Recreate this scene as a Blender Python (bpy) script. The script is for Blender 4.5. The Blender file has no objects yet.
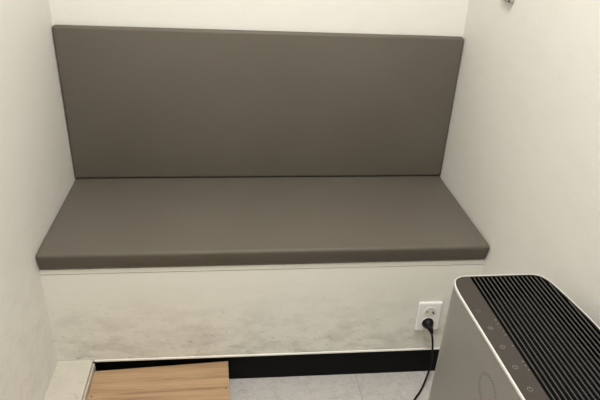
import bpy, bmesh, math, random
from mathutils import Vector, Matrix, Euler

S = bpy.context.scene
COL = S.collection
random.seed(4)

# ------------------------------------------------------------------ materials
def new_mat(name):
    m = bpy.data.materials.new(name)
    m.use_nodes = True
    nt = m.node_tree
    return m, nt, nt.nodes, nt.links, nt.nodes['Principled BSDF']

def simple(name, col, rough=0.5, metal=0.0, bump=0.0, scale=300.0):
    m, nt, N, L, B = new_mat(name)
    B.inputs['Base Color'].default_value = (*col, 1)
    B.inputs['Roughness'].default_value = rough
    B.inputs['Metallic'].default_value = metal
    if bump:
        tc = N.new('ShaderNodeTexCoord')
        n = N.new('ShaderNodeTexNoise'); n.inputs['Scale'].default_value = scale
        n.inputs['Detail'].default_value = 3
        b = N.new('ShaderNodeBump'); b.inputs['Strength'].default_value = bump
        b.inputs['Distance'].default_value = 0.002
        L.new(tc.outputs['Object'], n.inputs['Vector'])
        L.new(n.outputs['Fac'], b.inputs['Height'])
        L.new(b.outputs['Normal'], B.inputs['Normal'])
    return m

def ramp(N, stops):
    r = N.new('ShaderNodeValToRGB')
    e = r.color_ramp.elements
    e[0].position, e[0].color = stops[0][0], (*stops[0][1], 1)
    e[1].position, e[1].color = stops[1][0], (*stops[1][1], 1)
    for p, c in stops[2:]:
        x = e.new(p); x.color = (*c, 1)
    return r

def painted(name, col, dirt_col, smudge=0.0, speck=0.0, zlo=None, zhi=None):
    """off-white paint with grubby smudges and small scuffs, thicker where feet reach (zlo..zhi)"""
    m, nt, N, L, B = new_mat(name)
    B.inputs['Roughness'].default_value = 0.55
    g = N.new('ShaderNodeNewGeometry')
    n1 = N.new('ShaderNodeTexNoise'); n1.inputs['Scale'].default_value = 11; n1.inputs['Detail'].default_value = 6
    n1.inputs['Roughness'].default_value = 0.65
    n2 = N.new('ShaderNodeTexNoise'); n2.inputs['Scale'].default_value = 42; n2.inputs['Detail'].default_value = 5
    n2.inputs['Roughness'].default_value = 0.7
    mp = N.new('ShaderNodeMapping'); mp.inputs['Scale'].default_value = (1, 1, 2.2)
    L.new(g.outputs['Position'], mp.inputs['Vector'])
    L.new(mp.outputs['Vector'], n1.inputs['Vector']); L.new(mp.outputs['Vector'], n2.inputs['Vector'])
    r1 = ramp(N, [(0.45, (0, 0, 0)), (0.68, (1, 1, 1))]); L.new(n1.outputs['Fac'], r1.inputs['Fac'])
    r2 = ramp(N, [(0.585, (0, 0, 0)), (0.68, (1, 1, 1))]); L.new(n2.outputs['Fac'], r2.inputs['Fac'])
    sm = N.new('ShaderNodeMath'); sm.operation = 'MULTIPLY'; sm.inputs[1].default_value = smudge
    L.new(r1.outputs['Color'], sm.inputs[0])
    sp = N.new('ShaderNodeMath'); sp.operation = 'MULTIPLY'; sp.inputs[1].default_value = speck
    L.new(r2.outputs['Color'], sp.inputs[0])
    ad = N.new('ShaderNodeMath'); ad.operation = 'ADD'
    L.new(sm.outputs[0], ad.inputs[0]); L.new(sp.outputs[0], ad.inputs[1])
    fac = ad.outputs[0]
    if zlo is not None:
        sx = N.new('ShaderNodeSeparateXYZ'); L.new(g.outputs['Position'], sx.inputs[0])
        wob = N.new('ShaderNodeMath'); wob.operation = 'MULTIPLY_ADD'
        wob.inputs[1].default_value = 0.16; L.new(n1.outputs['Fac'], wob.inputs[0]); L.new(sx.outputs['Z'], wob.inputs[2])
        mr = N.new('ShaderNodeMapRange'); mr.inputs['From Min'].default_value = zhi + .08
        mr.inputs['From Max'].default_value = zlo + .08
        L.new(wob.outputs[0], mr.inputs['Value'])
        mu = N.new('ShaderNodeMath'); mu.operation = 'MULTIPLY'
        L.new(fac, mu.inputs[0]); L.new(mr.outputs['Result'], mu.inputs[1]); fac = mu.outputs[0]
    mx = N.new('ShaderNodeMix'); mx.data_type = 'RGBA'
    mx.inputs[6].default_value = (*col, 1); mx.inputs[7].default_value = (*dirt_col, 1)
    L.new(fac, mx.inputs[0]); L.new(mx.outputs[2], B.inputs['Base Color'])
    n3 = N.new('ShaderNodeTexNoise'); n3.inputs['Scale'].default_value = 90; n3.inputs['Detail'].default_value = 2
    L.new(g.outputs['Position'], n3.inputs['Vector'])
    b = N.new('ShaderNodeBump'); b.inputs['Strength'].default_value = 0.10; b.inputs['Distance'].default_value = 0.002
    L.new(n3.outputs['Fac'], b.inputs['Height']); L.new(b.outputs['Normal'], B.inputs['Normal'])
    return m

PAINT = (0.715, 0.695, 0.645)
DIRT = (0.27, 0.235, 0.18)
M = {}
M['wall'] = painted('wall_paint', PAINT, DIRT, 0.04, 0.06)
M['wall_low'] = painted('wall_paint_scuffed', PAINT, DIRT, 0.22, 0.34, 0.05, 0.75)
M['panel'] = painted('bench_paint', (0.73, 0.715, 0.65), (0.24, 0.225, 0.17), 0.50, 0.55, 0.10, 0.37)
M['ledge'] = painted('ledge_paint', (0.54, 0.50, 0.42), DIRT, 0.15, 0.35)
M['bead'] = simple('plain_white', (0.82, 0.80, 0.74), 0.45)  # one even white, paler than the panel, for the strip along its bottom edge
M['groove'] = simple('brown_gap', (0.20, 0.14, 0.08), 0.9)
M['black_vinyl'] = simple('black_vinyl', (0.0045, 0.004, 0.004), 0.6)
M['white_plastic'] = simple('white_plastic', (0.80, 0.785, 0.75), 0.3)
M['socket_plastic'] = simple('socket_plastic', (0.66, 0.63, 0.57), 0.35)
M['pin'] = simple('dark_hole', (0.03, 0.025, 0.02), 0.6)
M['rubber'] = simple('black_rubber', (0.005, 0.005, 0.005), 0.5)
M['silver'] = simple('silver_metallic_plastic', (0.28, 0.27, 0.25), 0.42, 0.35, 0.05, 900)
M['rim'] = simple('pale_trim_plastic', (0.60, 0.585, 0.55), 0.35, 0.0)
M['top_grey'] = simple('warm_grey_plastic', (0.044, 0.037, 0.0305), 0.6)
M['recess'] = simple('black_recess', (0.006, 0.006, 0.006), 0.7)
M['fin'] = simple('fin_plastic', (0.092, 0.088, 0.080), 0.6)
M['print'] = simple('pale_print', (0.145, 0.137, 0.125), 0.5)
M['print_dim'] = simple('dim_print', (0.09, 0.082, 0.072), 0.5)
M['dots'] = simple('embossed_dot', (0.13, 0.125, 0.115), 0.5, 0.3)
M['metal_plate'] = simple('grey_metal', (0.36, 0.36, 0.32), 0.45, 0.5)
M['dark_metal'] = simple('dark_screw', (0.10, 0.09, 0.08), 0.5, 0.6)

def leatherette():
    m, nt, N, L, B = new_mat('grey_leatherette')
    tc = N.new('ShaderNodeTexCoord')
    v = N.new('ShaderNodeTexVoronoi'); v.inputs['Scale'].default_value = 420
    n = N.new('ShaderNodeTexNoise'); n.inputs['Scale'].default_value = 3.5; n.inputs['Detail'].default_value = 4
    L.new(tc.outputs['Object'], v.inputs['Vector']); L.new(tc.outputs['Object'], n.inputs['Vector'])
    r = ramp(N, [(0.3, (0.106, 0.092, 0.073)), (0.7, (0.117, 0.102, 0.082))])
    L.new(n.outputs['Fac'], r.inputs['Fac']); L.new(r.outputs['Color'], B.inputs['Base Color'])
    b = N.new('ShaderNodeBump'); b.inputs['Strength'].default_value = 0.22; b.inputs['Distance'].default_value = 0.001
    L.new(v.outputs['Distance'], b.inputs['Height'])
    n2 = N.new('ShaderNodeTexNoise'); n2.inputs['Scale'].default_value = 9; n2.inputs['Detail'].default_value = 2
    L.new(tc.outputs['Object'], n2.inputs['Vector'])
    b2 = N.new('ShaderNodeBump'); b2.inputs['Strength'].default_value = 0.12; b2.inputs['Distance'].default_value = 0.01
    L.new(n2.outputs['Fac'], b2.inputs['Height']); L.new(b2.outputs['Normal'], b.inputs['Normal'])
    L.new(b.outputs['Normal'], B.inputs['Normal'])
    B.inputs['Roughness'].default_value = 0.5
    return m
M['leather'] = leatherette()

def wood():
    m, nt, N, L, B = new_mat('light_oak_laminate')
    tc = N.new('ShaderNodeTexCoord')
    mp = N.new('ShaderNodeMapping'); mp.inputs['Scale'].default_value = (1.6, 26, 26)
    L.new(tc.outputs['Object'], mp.inputs['Vector'])
    n = N.new('ShaderNodeTexNoise'); n.inputs['Scale'].default_value = 1.6; n.inputs['Detail'].default_value = 6
    n.inputs['Roughness'].default_value = 0.6; n.inputs['Distortion'].default_value = 0.6
    L.new(mp.outputs['Vector'], n.inputs['Vector'])
    r = ramp(N, [(0.25, (0.20, 0.112, 0.055)), (0.75, (0.46, 0.305, 0.178)), (0.48, (0.385, 0.248, 0.138))])
    L.new(n.outputs['Fac'], r.inputs['Fac'])
    mp2 = N.new('ShaderNodeMapping'); mp2.inputs['Scale'].default_value = (6, 180, 180)
    L.new(tc.outputs['Object'], mp2.inputs['Vector'])
    n2 = N.new('ShaderNodeTexNoise'); n2.inputs['Scale'].default_value = 1.5; n2.inputs['Detail'].default_value = 3
    L.new(mp2.outputs['Vector'], n2.inputs['Vector'])
    r2 = ramp(N, [(0.3, (0.78, 0.75, 0.70)), (0.6, (1, 1, 1))]); L.new(n2.outputs['Fac'], r2.inputs['Fac'])
    mx = N.new('ShaderNodeMix'); mx.data_type = 'RGBA'; mx.blend_type = 'MULTIPLY'; mx.inputs[0].default_value = 0.6
    L.new(r.outputs['Color'], mx.inputs[6]); L.new(r2.outputs['Color'], mx.inputs[7])
    L.new(mx.outputs[2], B.inputs['Base Color'])
    B.inputs['Roughness'].default_value = 0.5
    return m
M['wood'] = wood()

def vinyl_floor():
    m, nt, N, L, B = new_mat('grey_vinyl_tile')
    g = N.new('ShaderNodeNewGeometry')
    n = N.new('ShaderNodeTexNoise'); n.inputs['Scale'].default_value = 45; n.inputs['Detail'].default_value = 8
    n.inputs['Roughness'].default_value = 0.72; n.inputs['Distortion'].default_value = 1.2
    L.new(g.outputs['Position'], n.inputs['Vector'])
    r = ramp(N, [(0.30, (0.345, 0.325, 0.305)), (0.70, (0.515, 0.49, 0.46)), (0.5, (0.455, 0.43, 0.405))])
    L.new(n.outputs['Fac'], r.inputs['Fac'])
    s = N.new('ShaderNodeSeparateXYZ'); L.new(g.outputs['Position'], s.inputs[0])
    def seam(ax, off):
        a = N.new('ShaderNodeMath'); a.operation = 'ADD'; a.inputs[1].default_value = off
        L.new(s.outputs[ax], a.inputs[0])
        p = N.new('ShaderNodeMath'); p.operation = 'PINGPONG'; p.inputs[1].default_value = 0.225
        L.new(a.outputs[0], p.inputs[0])
        c = N.new('ShaderNodeMath'); c.operation = 'LESS_THAN'; c.inputs[1].default_value = 0.0011
        L.new(p.outputs[0], c.inputs[0]); return c
    a, b = seam('X', 0.45 * 4 - 0.87), seam('Y', 0.45 * 6 + 0.68)
    mxx = N.new('ShaderNodeMath'); mxx.operation = 'MAXIMUM'
    L.new(a.outputs[0], mxx.inputs[0]); L.new(b.outputs[0], mxx.inputs[1])
    mu = N.new('ShaderNodeMath'); mu.operation = 'MULTIPLY'; mu.inputs[1].default_value = 0.6
    L.new(mxx.outputs[0], mu.inputs[0])
    mx = N.new('ShaderNodeMix'); mx.data_type = 'RGBA'; mx.inputs[7].default_value = (0.20, 0.195, 0.19, 1)
    L.new(mu.outputs[0], mx.inputs[0]); L.new(r.outputs['Color'], mx.inputs[6])
    L.new(mx.outputs[2], B.inputs['Base Color']); B.inputs['Roughness'].default_value = 0.4
    return m
M['floor'] = vinyl_floor()

def emitter(name, col, strength):
    m, nt, N, L, B = new_mat(name)
    B.inputs['Base Color'].default_value = (0.9, 0.9, 0.9, 1)
    B.inputs['Emission Color'].default_value = (*col, 1)
    B.inputs['Emission Strength'].default_value = strength
    return m
M['diffuser'] = emitter('lamp_diffuser', (1.0, 0.985, 0.945), 9.0)

for k, v in (('top_grey', .2), ('fin', .2), ('recess', .0), ('black_vinyl', .12), ('rubber', .2), ('leather', .22)):
    M[k].node_tree.nodes['Principled BSDF'].inputs['Specular IOR Level'].default_value = v

# ------------------------------------------------------------------ helpers
def obj(name, bm, mat, parent=None, smooth=False):
    bmesh.ops.recalc_face_normals(bm, faces=bm.faces)
    me = bpy.data.meshes.new(name); bm.to_mesh(me); bm.free()
    if smooth:
        for p in me.polygons: p.use_smooth = True
    o = bpy.data.objects.new(name, me); COL.objects.link(o)
    me.materials.append(M[mat])
    if parent:
        o.parent = parent
        w = Vector(); q = parent
        while q: w += q.location; q = q.parent
        me.transform(Matrix.Translation(-w))
    return o

def thing(name, label, cat, loc, group=None):
    o = bpy.data.objects.new(name, None); COL.objects.link(o)
    o.location = loc; o.empty_display_size = 0.1
    o['label'] = label; o['category'] = cat
    if group: o['group'] = group
    return o

def struct(name, bm, mat, label=None):
    o = obj(name, bm, mat); o['kind'] = 'structure'
    if label: o['label'] = label
    return o

def box(bm, x0, x1, y0, y1, z0, z1, bev=0.0, seg=3):
    vs = [bm.verts.new(p) for p in [(x0,y0,z0),(x1,y0,z0),(x1,y1,z0),(x0,y1,z0),(x0,y0,z1),(x1,y0,z1),(x1,y1,z1),(x0,y1,z1)]]
    fs = [bm.faces.new([vs[i] for i in f]) for f in [(0,3,2,1),(4,5,6,7),(0,1,5,4),(1,2,6,5),(2,3,7,6),(3,0,4,7)]]
    if bev:
        es = {e for f in fs for e in f.edges}
        bmesh.ops.bevel(bm, geom=list(es), offset=bev, segments=seg, profile=0.5, affect='EDGES')
    return bm

def quad_box(bm, corners, z0, z1, bev=0.0):
    """plan corners (ccw) extruded from z0 to z1"""
    return prism(bm, corners, z0, z1, bev)

def prism(bm, pts, z0, z1, bev=0.0, seg=2):
    lo = [bm.verts.new((x, y, z0)) for x, y in pts]; hi = [bm.verts.new((x, y, z1)) for x, y in pts]
    n = len(pts); f0 = bm.faces.new(lo[::-1]); f1 = bm.faces.new(hi)
    for i in range(n): bm.faces.new((lo[i], lo[(i+1) % n], hi[(i+1) % n], hi[i]))
    if bev:
        bmesh.ops.bevel(bm, geom=list(f1.edges), offset=bev, segments=seg, profile=0.5, affect='EDGES')
    return bm

def cyl(bm, c, ax, r0, r1, h, n=24):
    """frustum from c along ax"""
    ax = Vector(ax).normalized(); u = ax.orthogonal().normalized(); v = ax.cross(u)
    c = Vector(c)
    a = [bm.verts.new(c + (u*math.cos(t)+v*math.sin(t))*r0) for t in [2*math.pi*i/n for i in range(n)]]
    b = [bm.verts.new(c + ax*h + (u*math.cos(t)+v*math.sin(t))*r1) for t in [2*math.pi*i/n for i in range(n)]]
    bm.faces.new(a[::-1]); bm.faces.new(b)
    for i in range(n): bm.faces.new((a[i], a[(i+1) % n], b[(i+1) % n], b[i]))
    return bm

def ring(bm, c, ax, r, t, n=24, m=6, a0=0.0, a1=2*math.pi, u=None):
    ax = Vector(ax).normalized(); u = Vector(u) if u else ax.orthogonal().normalized(); v = ax.cross(u); c = Vector(c)
    full = abs(a1-a0-2*math.pi) < 1e-6
    rows = []
    for i in range(n if full else n+1):
        th = a0 + (a1-a0)*i/n; d = u*math.cos(th)+v*math.sin(th)
        rows.append([bm.verts.new(c + d*(r+t*math.cos(p)) + ax*t*math.sin(p)) for p in [2*math.pi*j/m for j in range(m)]])
    for i in range(len(rows) if full else len(rows)-1):
        A, B_ = rows[i], rows[(i+1) % len(rows)]
        for j in range(m): bm.faces.new((A[j], A[(j+1) % m], B_[(j+1) % m], B_[j]))
    if not full:
        bm.faces.new(rows[0]); bm.faces.new(rows[-1][::-1])
    return bm

def catmull(P, k=8):
    P = [Vector(p) for p in P]; P = [2*P[0]-P[1]] + P + [2*P[-1]-P[-2]]
    out = []
    for i in range(1, len(P)-2):
        a, b, c, d = P[i-1:i+3]
        for j in range(k):
            t = j/k
            out.append(0.5*((2*b)+(c-a)*t+(2*a-5*b+4*c-d)*t*t+(3*b-a-3*c+d)*t**3))
    out.append(P[-2]); return out

def tube(bm, path, radii, m=10):
    n = len(path); rows = []; up = None
    for i, p in enumerate(path):
        t = (path[min(i+1, n-1)] - path[max(i-1, 0)]).normalized()
        up = t.orthogonal().normalized() if up is None else (up - t*up.dot(t)).normalized()
        s = t.cross(up); r = radii[i] if isinstance(radii, list) else radii
        rows.append([bm.verts.new(p + (up*math.cos(q)+s*math.sin(q))*r) for q in [2*math.pi*j/m for j in range(m)]])
    for A, B_ in zip(rows, rows[1:]):
        for j in range(m): bm.faces.new((A[j], A[(j+1) % m], B_[(j+1) % m], B_[j]))
    bm.faces.new(rows[0][::-1]); bm.faces.new(rows[-1]); return bm

def clip(poly, ax, val, keep_less):
    out = []
    for i in range(len(poly)):
        a, b = poly[i], poly[(i+1) % len(poly)]
        ia = (a[ax] <= val) == keep_less; ib = (b[ax] <= val) == keep_less
        if ia: out.append(a)
        if ia != ib:
            t = (val-a[ax])/(b[ax]-a[ax]); out.append((a[0]+t*(b[0]-a[0]), a[1]+t*(b[1]-a[1])))
    return out

# ------------------------------------------------------------------ room shell
W, YB, YF, ZC = 1.2, 0.026, -2.15, 2.5
T = 0.08
struct('floor', box(bmesh.new(), -T, W+T, YF-T, YB+T, -T, 0), 'floor')
struct('ceiling', box(bmesh.new(), -T, W+T, YF-T, YB+T, ZC, ZC+T), 'wall')
struct('wall_back', box(bmesh.new(), -T, W+T, YB, YB+T, 0, ZC), 'wall')
struct('wall_front', box(bmesh.new(), -T, W+T, YF-T, YF, 0, ZC), 'wall')
def lean_wall(bm, x0, dx, out):
    # a wall slightly out of plumb: inner face runs from x0 at the floor by dx per metre of height
    xs = (x0, x0 + dx*ZC); vs = []
    for z, xi in ((0, xs[0]), (ZC, xs[1])):
        for x in (xi, x0 + out):
            for y in (YF, YB): vs.append(bm.verts.new((x, y, z)))
    for f in ((0,1,3,2),(4,6,7,5),(0,4,5,1),(2,3,7,6),(0,2,6,4),(1,5,7,3)): bm.faces.new([vs[i] for i in f])
    return bm
LL, LR = -0.0115, 0.006                        # lean of the left and right walls per metre
struct('wall_left', lean_wall(bmesh.new(), 0, LL, -T), 'wall_low', 'off-white painted left wall with scuffs low down')
struct('wall_right', lean_wall(bmesh.new(), W, LR, T), 'wall')
PY = -0.4266                                   # front of the bench panel
HB = 0.097
struct('baseboard_back', box(bmesh.new(), 0.106, W, PY+0.010, PY+0.02, 0, HB), 'black_vinyl',
       'black vinyl baseboard under the bench front')

# low painted boxing along the foot of the left wall: side board and a lid with a gap between
bm = bmesh.new()
box(bm, -0.001, 0.0965, YF+.05, PY-0.0005, 0.0965, 0.1065, 0.0012, 2)      # lid
box(bm, 0.094, 0.0998, YF+.05, PY-0.0005, 0.0, 0.0925, 0.001, 2)    # side board
o = struct('trim_1', bm, 'ledge', 'low painted boxing along the foot of the left wall')

# ------------------------------------------------------------------ built-in bench
bench = thing('bench', 'built-in bench with grey padded seat and backrest on a painted white base', 'bench', (W/2, PY/2, 0))
ZS, TP, D = 0.478, 0.0575, 0.446
def hexa(bm, lo, hi, bev=0.0, seg=5):
    """lo, hi: four (x, y, z) corners each, same order"""
    a = [bm.verts.new(p) for p in lo]; b = [bm.verts.new(p) for p in hi]
    bm.faces.new(a[::-1]); bm.faces.new(b)
    for i in range(4): bm.faces.new((a[i], a[(i+1) % 4], b[(i+1) % 4], b[i]))
    if bev: bmesh.ops.bevel(bm, geom=list(bm.edges), offset=bev, segments=seg, profile=0.5, affect='EDGES')
    return bm
def xl(z): return LL*z
def xr(z): return W + LR*z
def sl(x): return -0.006 + 0.005*x/W           # the bench sits a few millimetres lower at its left end
def slab(bm, y0, y1, z0, z1, gap, bev=0.0, tuck=0.0, top=None):
    t = sl; u = top or sl
    c = lambda y, z: [(xl(z)+gap, y, z + t(0)), (xr(z)-gap, y, z + t(W))]
    lo = [c(y0+tuck, z0)[0], c(y0+tuck, z0)[1], c(y1, z0)[1], c(y1, z0)[0]]
    t = u
    hi = [c(y0, z1)[0], c(y0, z1)[1], c(y1, z1)[1], c(y1, z1)[0]]
    return hexa(bm, lo, hi, bev)
ZG = 0.4055                                    # gap between the seat board and the front panel
base = obj('base', slab(bmesh.new(), PY, PY+0.018, HB+0.006, ZG-.001, -.001), 'panel', bench)
obj('seat_board', slab(bmesh.new(), PY-0.001, YB-.001, ZG+.0008, ZS-TP, .0005, .0008), 'panel', base)
obj('joint_gap', slab(bmesh.new(), PY+0.0015, PY+0.012, ZG-.002, ZG+.002, .001), 'groove', base)
obj('bottom_trim', box(bmesh.new(), 0.1, W-.0005, PY-0.0025, PY+0.017, HB, HB+0.0065, 0.0015, 2), 'bead', base)
seat = obj('seat', slab(bmesh.new(), -D-.002, YB-.001, ZS-TP+.0005, ZS, .0005, .012, .017), 'leather', bench, True)
back = obj('backrest', slab(bmesh.new(), 0.0, YB-.0005, ZS+0.001, 0.9435, .0018, .009, 0, lambda x: .0075-.0065*x/W), 'leather', bench, True)

# ------------------------------------------------------------------ wooden step
ZW = 0.080
step = thing('wooden_step', 'low light oak step on the floor in front of the bench', 'step', (0.29, -0.62, 0))
A = [(0.1012, -0.446), (0.1003, -0.80), (0.4935, -0.80), (0.4785, -0.425)]
top = obj('top_board', prism(bmesh.new(), A, ZW-0.018, ZW, 0.0012), 'wood', step)
for x0, x1 in ((0.112, 0.130), (0.452, 0.470)):
    obj('side_panel', box(bmesh.new(), x0, x1, -0.79, -0.455, 0, ZW-0.018), 'wood', step)
for x, y in ((0.112, -0.543), (0.4735, -0.533), (0.112, -0.785), (0.476, -0.785)):
    obj('screw', cyl(bmesh.new(), (x, y, ZW-0.002), (0, 0, 1), 0.0028, 0.0026, 0.0026, 16), 'dark_metal', top)

# ------------------------------------------------------------------ wall outlet
OX, OZ = 1.0645, 0.226
outlet = thing('wall_outlet', 'white double wall outlet on the bench front above the black baseboard', 'outlet', (OX, PY, OZ))
plate = obj('cover_plate', box(bmesh.new(), OX-.036, OX+.0345, PY-0.010, PY, OZ-.047, OZ+.055, 0.0045, 2), 'white_plastic', outlet)
SOCK = [(OX+.0005, OZ+.0205), (OX-.002, OZ-.0165)]
for i, (sx, sz) in enumerate(SOCK):
    bm = bmesh.new(); cyl(bm, (sx, PY-0.0098, sz), (0, -1, 0), 0.0185, 0.0178, 0.0012, 32)
    s = obj('socket', bm, 'socket_plastic', outlet)
    bm = bmesh.new(); ring(bm, (sx, PY-0.0106, sz), (0, -1, 0), 0.0185, 0.0012, 32, 6)
    obj('socket_rim', bm, 'white_plastic', s)
    bm = bmesh.new()
    cyl(bm, (sx-.0095, PY-0.0109, sz+.003), (0, -1, 0), 0.0026, 0.0026, 0.0006, 12)
    cyl(bm, (sx+.0080, PY-0.0109, sz+.001), (0, -1, 0), 0.0030, 0.0030, 0.0006, 12)
    cyl(bm, (sx+.0105, PY-0.0109, sz-.004), (0, -1, 0), 0.0026, 0.0026, 0.0006, 12)
    obj('pin_hole', bm, 'pin', s)

# ------------------------------------------------------------------ power cord
px, pz = SOCK[1]
cordt = thing('power_cord', 'black power cord plugged into the lower socket, trailing onto the floor', 'cord', (px, PY-0.0105, pz))
bm = bmesh.new()
cyl(bm, (px, PY-0.0106, pz), (0, -1, 0), 0.0172, 0.0165, 0.006, 32)
cyl(bm, (px, PY-0.0166, pz), (0, -1, -.1), 0.0165, 0.0115, 0.011, 32)
plug = obj('plug', bm, 'rubber', cordt, False)
neck = catmull([(px, PY-0.022, pz-.001), (px+.003, PY-0.030, pz-.006), (px+.007, PY-0.033, pz-.014), (px+.0095, PY-0.034, pz-.022)], 5)
bm = bmesh.new(); tube(bm, neck, [0.0105 - 0.0062*i/(len(neck)-1) for i in range(len(neck))], 14)
obj('strain_relief', bm, 'rubber', plug, True)
path = catmull([(px+.008, PY-0.0335, pz-.017), (1.0785, PY-0.035, 0.155), (1.0850, PY-0.032, 0.110), (1.0885, PY-0.029, 0.070),
                (1.0830, -0.4630, 0.043), (1.0740, -0.4720, 0.020), (1.0630, -0.4860, 0.006), (1.0450, -0.5100, 0.004), (1.022, -0.538, 0.004),
                (0.985, -0.60, 0.004), (0.975, -0.68, 0.004), (1.00, -0.75, 0.004), (1.045, -0.785, 0.010), (1.06, -0.812, 0.035)], 8)
bm = bmesh.new(); tube(bm, path, 0.0031, 10); obj('cable', bm, 'rubber', cordt, True)

# ------------------------------------------------------------------ air purifier
ZT = 0.640
PC = Vector((1.05, -1.024, 0))
pur = thing('air_purifier', 'silver air purifier with black slatted top beside the right wall', 'air purifier', PC)
pur.rotation_euler = (0, 0, 0.022)
half = [(0.9350, -1.03), (0.9350, -0.90), (0.9358, -0.860), (0.9385, -0.8400), (0.9450, -0.8230), (0.9570, -0.8145), (0.9720, -0.8115),
        (1.03, -0.8120), (1.09, -0.8125), (1.112, -0.8140), (1.126, -0.8220), (1.1345, -0.838), (1.1405, -0.866), (1.149, -0.92),
        (1.1555, -0.975), (1.158, -1.03)]
cy = -1.03
def dense(pts):
    return [(p.x, p.y) for p in catmull([(x, y, 0) for x, y in pts], 5)]
dh = dense(half)
full = dh[:-1] + [(x, 2*cy-y) for x, y in dh[::-1]][:-1]
full = [(x + (-.0005 + .010*(cy-y))*max(0.0, 1-(x-.935)/.04) - .022*(cy-y)*max(0.0, min(1.0, (x-1.08)/.06)), y) for x, y in full[::-1]]   # ccw; the room side runs slightly askew
def inset(poly, d):
    n = len(poly); out = []
    for i in range(n):
        a, b, c = Vector(poly[i-1]), Vector(poly[i]), Vector(poly[(i+1) % n])
        t = (c-a).normalized(); nrm = Vector((-t.y, t.x)); out.append(tuple(b + nrm*d))
    return out
area = sum(full[i][0]*full[(i+1) % len(full)][1]-full[(i+1) % len(full)][0]*full[i][1] for i in range(len(full)))
if area < 0: full = full[::-1]

def flare(P, z):
    return [(x - 0.018*(ZT-z)*max(0.0, 1-(x-0.9375)/0.22), y) for x, y in P]
def shell(bm, outer, inner, z0, z1, floor, fl=False):
    """open-topped tray: side wall between two outlines, closed below at height floor"""
    r = [[bm.verts.new((x, y, z)) for x, y in P] for P, z in ((inner, floor), (inner, z1), (outer, z1), (flare(outer, z0) if fl else outer, z0))]
    n_ = len(outer)
    for a, b in zip(r, r[1:]):
        for j in range(n_): bm.faces.new((a[j], a[(j+1) % n_], b[(j+1) % n_], b[j]))
    bm.faces.new(r[0]); bm.faces.new(r[3]); return bm
bm = bmesh.new(); shell(bm, inset(full, 0.003), inset(full, 0.0039), 0.02, ZT-0.007, ZT-0.10, True)
body = obj('body', bm, 'silver', pur)
# silver front cover on the side that faces the room
bm = bmesh.new()
fp = clip(inset(full, 0.0005), 0, 0.955, True)
lo = [bm.verts.new((x, y, 0.035)) for x, y in flare(fp, 0.035)]; hi = [bm.verts.new((x, y, ZT-0.008)) for x, y in fp]
bm.faces.new(lo[::-1]); bm.faces.new(hi)
for j in range(len(fp)): bm.faces.new((lo[j], lo[(j+1) % len(fp)], hi[(j+1) % len(fp)], hi[j]))
fcov = obj('front_cover', bm, 'silver', pur)
bm = bmesh.new()
ec = (0.9345, -1.046, 0.560)
for k in range(30):
    th = 2*math.pi*k/30
    for rr in (0.0285, 0.0325):
        th2 = th + (0.105 if rr > .03 else 0)
        c = Vector((ec[0]+0.0002-0.018*(ZT-ec[2]-rr*math.sin(th2))-.010*rr*math.cos(th2), ec[1]+rr*math.cos(th2), ec[2]+rr*math.sin(th2)))
        cyl(bm, c, (-1, 0, 0), 0.0010, 0.0009, 0.0006, 8)
obj('dotted_emblem', bm, 'dots', fcov)
bm = bmesh.new(); prism(bm, inset(full, 0.010), 0.0, 0.022)
obj('base', bm, 'black_vinyl', pur)
# pale rim
bm = bmesh.new()
o1, i1 = full, inset(full, 0.0052)
n = len(full); zr0, zr1 = ZT-0.007, ZT+0.0005
prof = [(0, zr0), (0, zr1-.003), (.0008, zr1-.0008), (.0020, zr1), (.0025, zr1-.0004), (.0028, zr1-.001), (.0028, zr0)]
rows = [[bm.verts.new((x, y, z)) for x, y in inset(full, d)] for d, z in prof]
for A_, B_ in zip(rows, rows[1:]+rows[:1]):
    for j in range(n): bm.faces.new((A_[j], A_[(j+1) % n], B_[(j+1) % n], B_[j]))
obj('top_rim', bm, 'rim', pur, True)
# control panel strip
XG = 0.9775
bm = bmesh.new()
fr = [[bm.verts.new((x, y, z)) for x, y in inset(full, d)] for d, z in ((.0027, ZT-.006), (.0027, ZT-.0008), (.0052, ZT-.0008), (.0052, ZT-.006))]
for A_, B_ in zip(fr, fr[1:]+fr[:1]):
    for j in range(n): bm.faces.new((A_[j], A_[(j+1) % n], B_[(j+1) % n], B_[j]))
obj('top_frame', bm, 'top_grey', pur)
inn = inset(full, 0.0050)
bm = bmesh.new(); prism(bm, clip(inn, 0, XG, True), ZT-0.014, ZT-0.0008)
ctrl = obj('control_panel', bm, 'top_grey', pur)
BT = [(0.949, -0.925), (0.953, -0.974), (0.9545, -1.024), (0.956, -1.073), (0.9585, -1.122)]
for k, (x, y) in enumerate(BT):
    x += 0.022*(y+1.024)
    bm = bmesh.new(); z = ZT-0.0007
    ring(bm, (x, y, z), (0, 0, 1), 0.0042 if k else 0.0036, 0.0005, 24, 6)
    if k == 1: ring(bm, (x, y, z), (0, 0, 1), 0.0022, 0.0004, 16, 6)
    if k == 2: box(bm, x-.0022, x+.0022, y-.0004, y+.0004, z-.0002, z+.0004)
    if k == 3:
        box(bm, x-.0003, x+.0003, y-.0004, y+.0026, z-.0002, z+.0004); box(bm, x-.0003, x+.0020, y-.0004, y+.0002, z-.0002, z+.0004)
    if k == 4: box(bm, x-.0004, x+.0004, y+.0006, y+.0036, z-.0002, z+.0004)
    obj('button', bm, 'print' if k else 'print_dim', ctrl)
IND = [(0.971, -0.953, 1), (0.9715, -0.9635, 1), (0.972, -0.974, 0), (0.9725, -0.984, 0), (0.973, -0.994, 1), (0.974, -1.023, 1),
       (0.9745, -1.061, 1), (0.975, -1.071, 1), (0.9755, -1.081, 1)]
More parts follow.
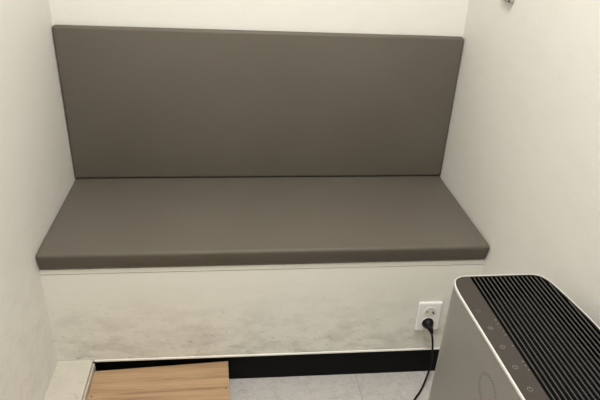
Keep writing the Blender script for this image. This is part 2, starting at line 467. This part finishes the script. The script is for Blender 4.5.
for x, y, b in IND:
    x += 0.022*(y+1.024)
    bm = bmesh.new(); box(bm, x-.0011, x+.0011, y-.0013, y+.0013, ZT-.0009, ZT-.0004)
    obj('indicator', bm, 'print' if b else 'print_dim', ctrl)
# grille: dark well and raised fins
gp = clip(inset(full, 0.0052), 0, XG, False)
gp = clip(inset(full, 0.0051), 0, XG+.0002, False)
bm = bmesh.new(); shell(bm, gp, inset(gp, 0.0008), ZT-0.060, ZT-0.002, ZT-0.058)
obj('grille_well', bm, 'recess', pur)
gi = clip(inset(full, 0.0056), 0, XG+.001, False)
bm = bmesh.new()
x = XG + 0.0085
while x < 1.155:
    for poly in (clip(clip(gi, 0, x+.0014, True), 0, x-.0014, False),):
        if len(poly) >= 3:
            ys = [p[1] for p in poly]
            if max(ys)-min(ys) > .02: box(bm, x-.0005, x+.0005, min(ys), max(ys), ZT-0.0042, ZT-0.0015, .0002, 2)
    x += 0.0093
obj('grille', bm, 'fin', pur)

# ------------------------------------------------------------------ small plate high on the right wall
wp = thing('wall_plate', 'small grey metal plate fixed high on the right wall', 'plate', (W+.0065, -0.25, 1.15))
obj('plate', box(bmesh.new(), W-.004, W+.0067, -0.274, -0.211, 1.090, 1.21, 0.002, 2), 'metal_plate', wp)
for y, z in ((-0.2685, 1.0955), (-0.217, 1.202)):
    obj('screw', cyl(bmesh.new(), (W-.0038, y, z), (-1, 0, 0), 0.0042, 0.0036, 0.002, 14), 'dark_metal', wp)

# ------------------------------------------------------------------ ceiling lamp
lx, ly, lw = 0.62, -1.15, 0.20
lamp = thing('ceiling_light', 'square white ceiling light panel', 'light', (lx, ly, ZC))
bm = bmesh.new()
for a, b, c, d in ((-lw-.02, lw+.02, -lw-.02, -lw), (-lw-.02, lw+.02, lw, lw+.02), (-lw-.02, -lw, -lw, lw), (lw, lw+.02, -lw, lw)):
    box(bm, lx+a, lx+b, ly+c, ly+d, ZC-.03, ZC)
obj('frame', bm, 'white_plastic', lamp)
obj('diffuser', box(bmesh.new(), lx-lw, lx+lw, ly-lw, ly+lw, ZC-.026, ZC-.012), 'diffuser', lamp)
ld = bpy.data.lights.new('lamp_light', 'AREA'); ld.shape = 'SQUARE'; ld.size = 2*lw; ld.energy = 31.5; ld.color = (1.0, 0.993, 0.975)
lo = bpy.data.objects.new('lamp_light', ld); COL.objects.link(lo); lo.parent = lamp; lo.location = (0, 0, -.03)

# ------------------------------------------------------------------ camera and view
cam = bpy.data.cameras.new('camera'); co = bpy.data.objects.new('camera', cam); COL.objects.link(co)
cam.sensor_fit = 'HORIZONTAL'; cam.sensor_width = 36.0
cam.lens = 595.067/600*36.0; cam.clip_start = 0.02
co.location = (0.49723, -1.77376, 1.31675)
co.rotation_mode = 'XYZ'; co.rotation_euler = (1.092763, -0.0446824, -0.1028295)
S.camera = co
w = bpy.data.worlds.new('world'); S.world = w; w.use_nodes = True
w.node_tree.nodes['Background'].inputs['Color'].default_value = (0.02, 0.02, 0.02, 1)
vs = S.view_settings
vs.view_transform = 'Standard'; vs.look = 'None'; vs.exposure = 0.0; vs.gamma = 1.0; vs.use_curve_mapping = False
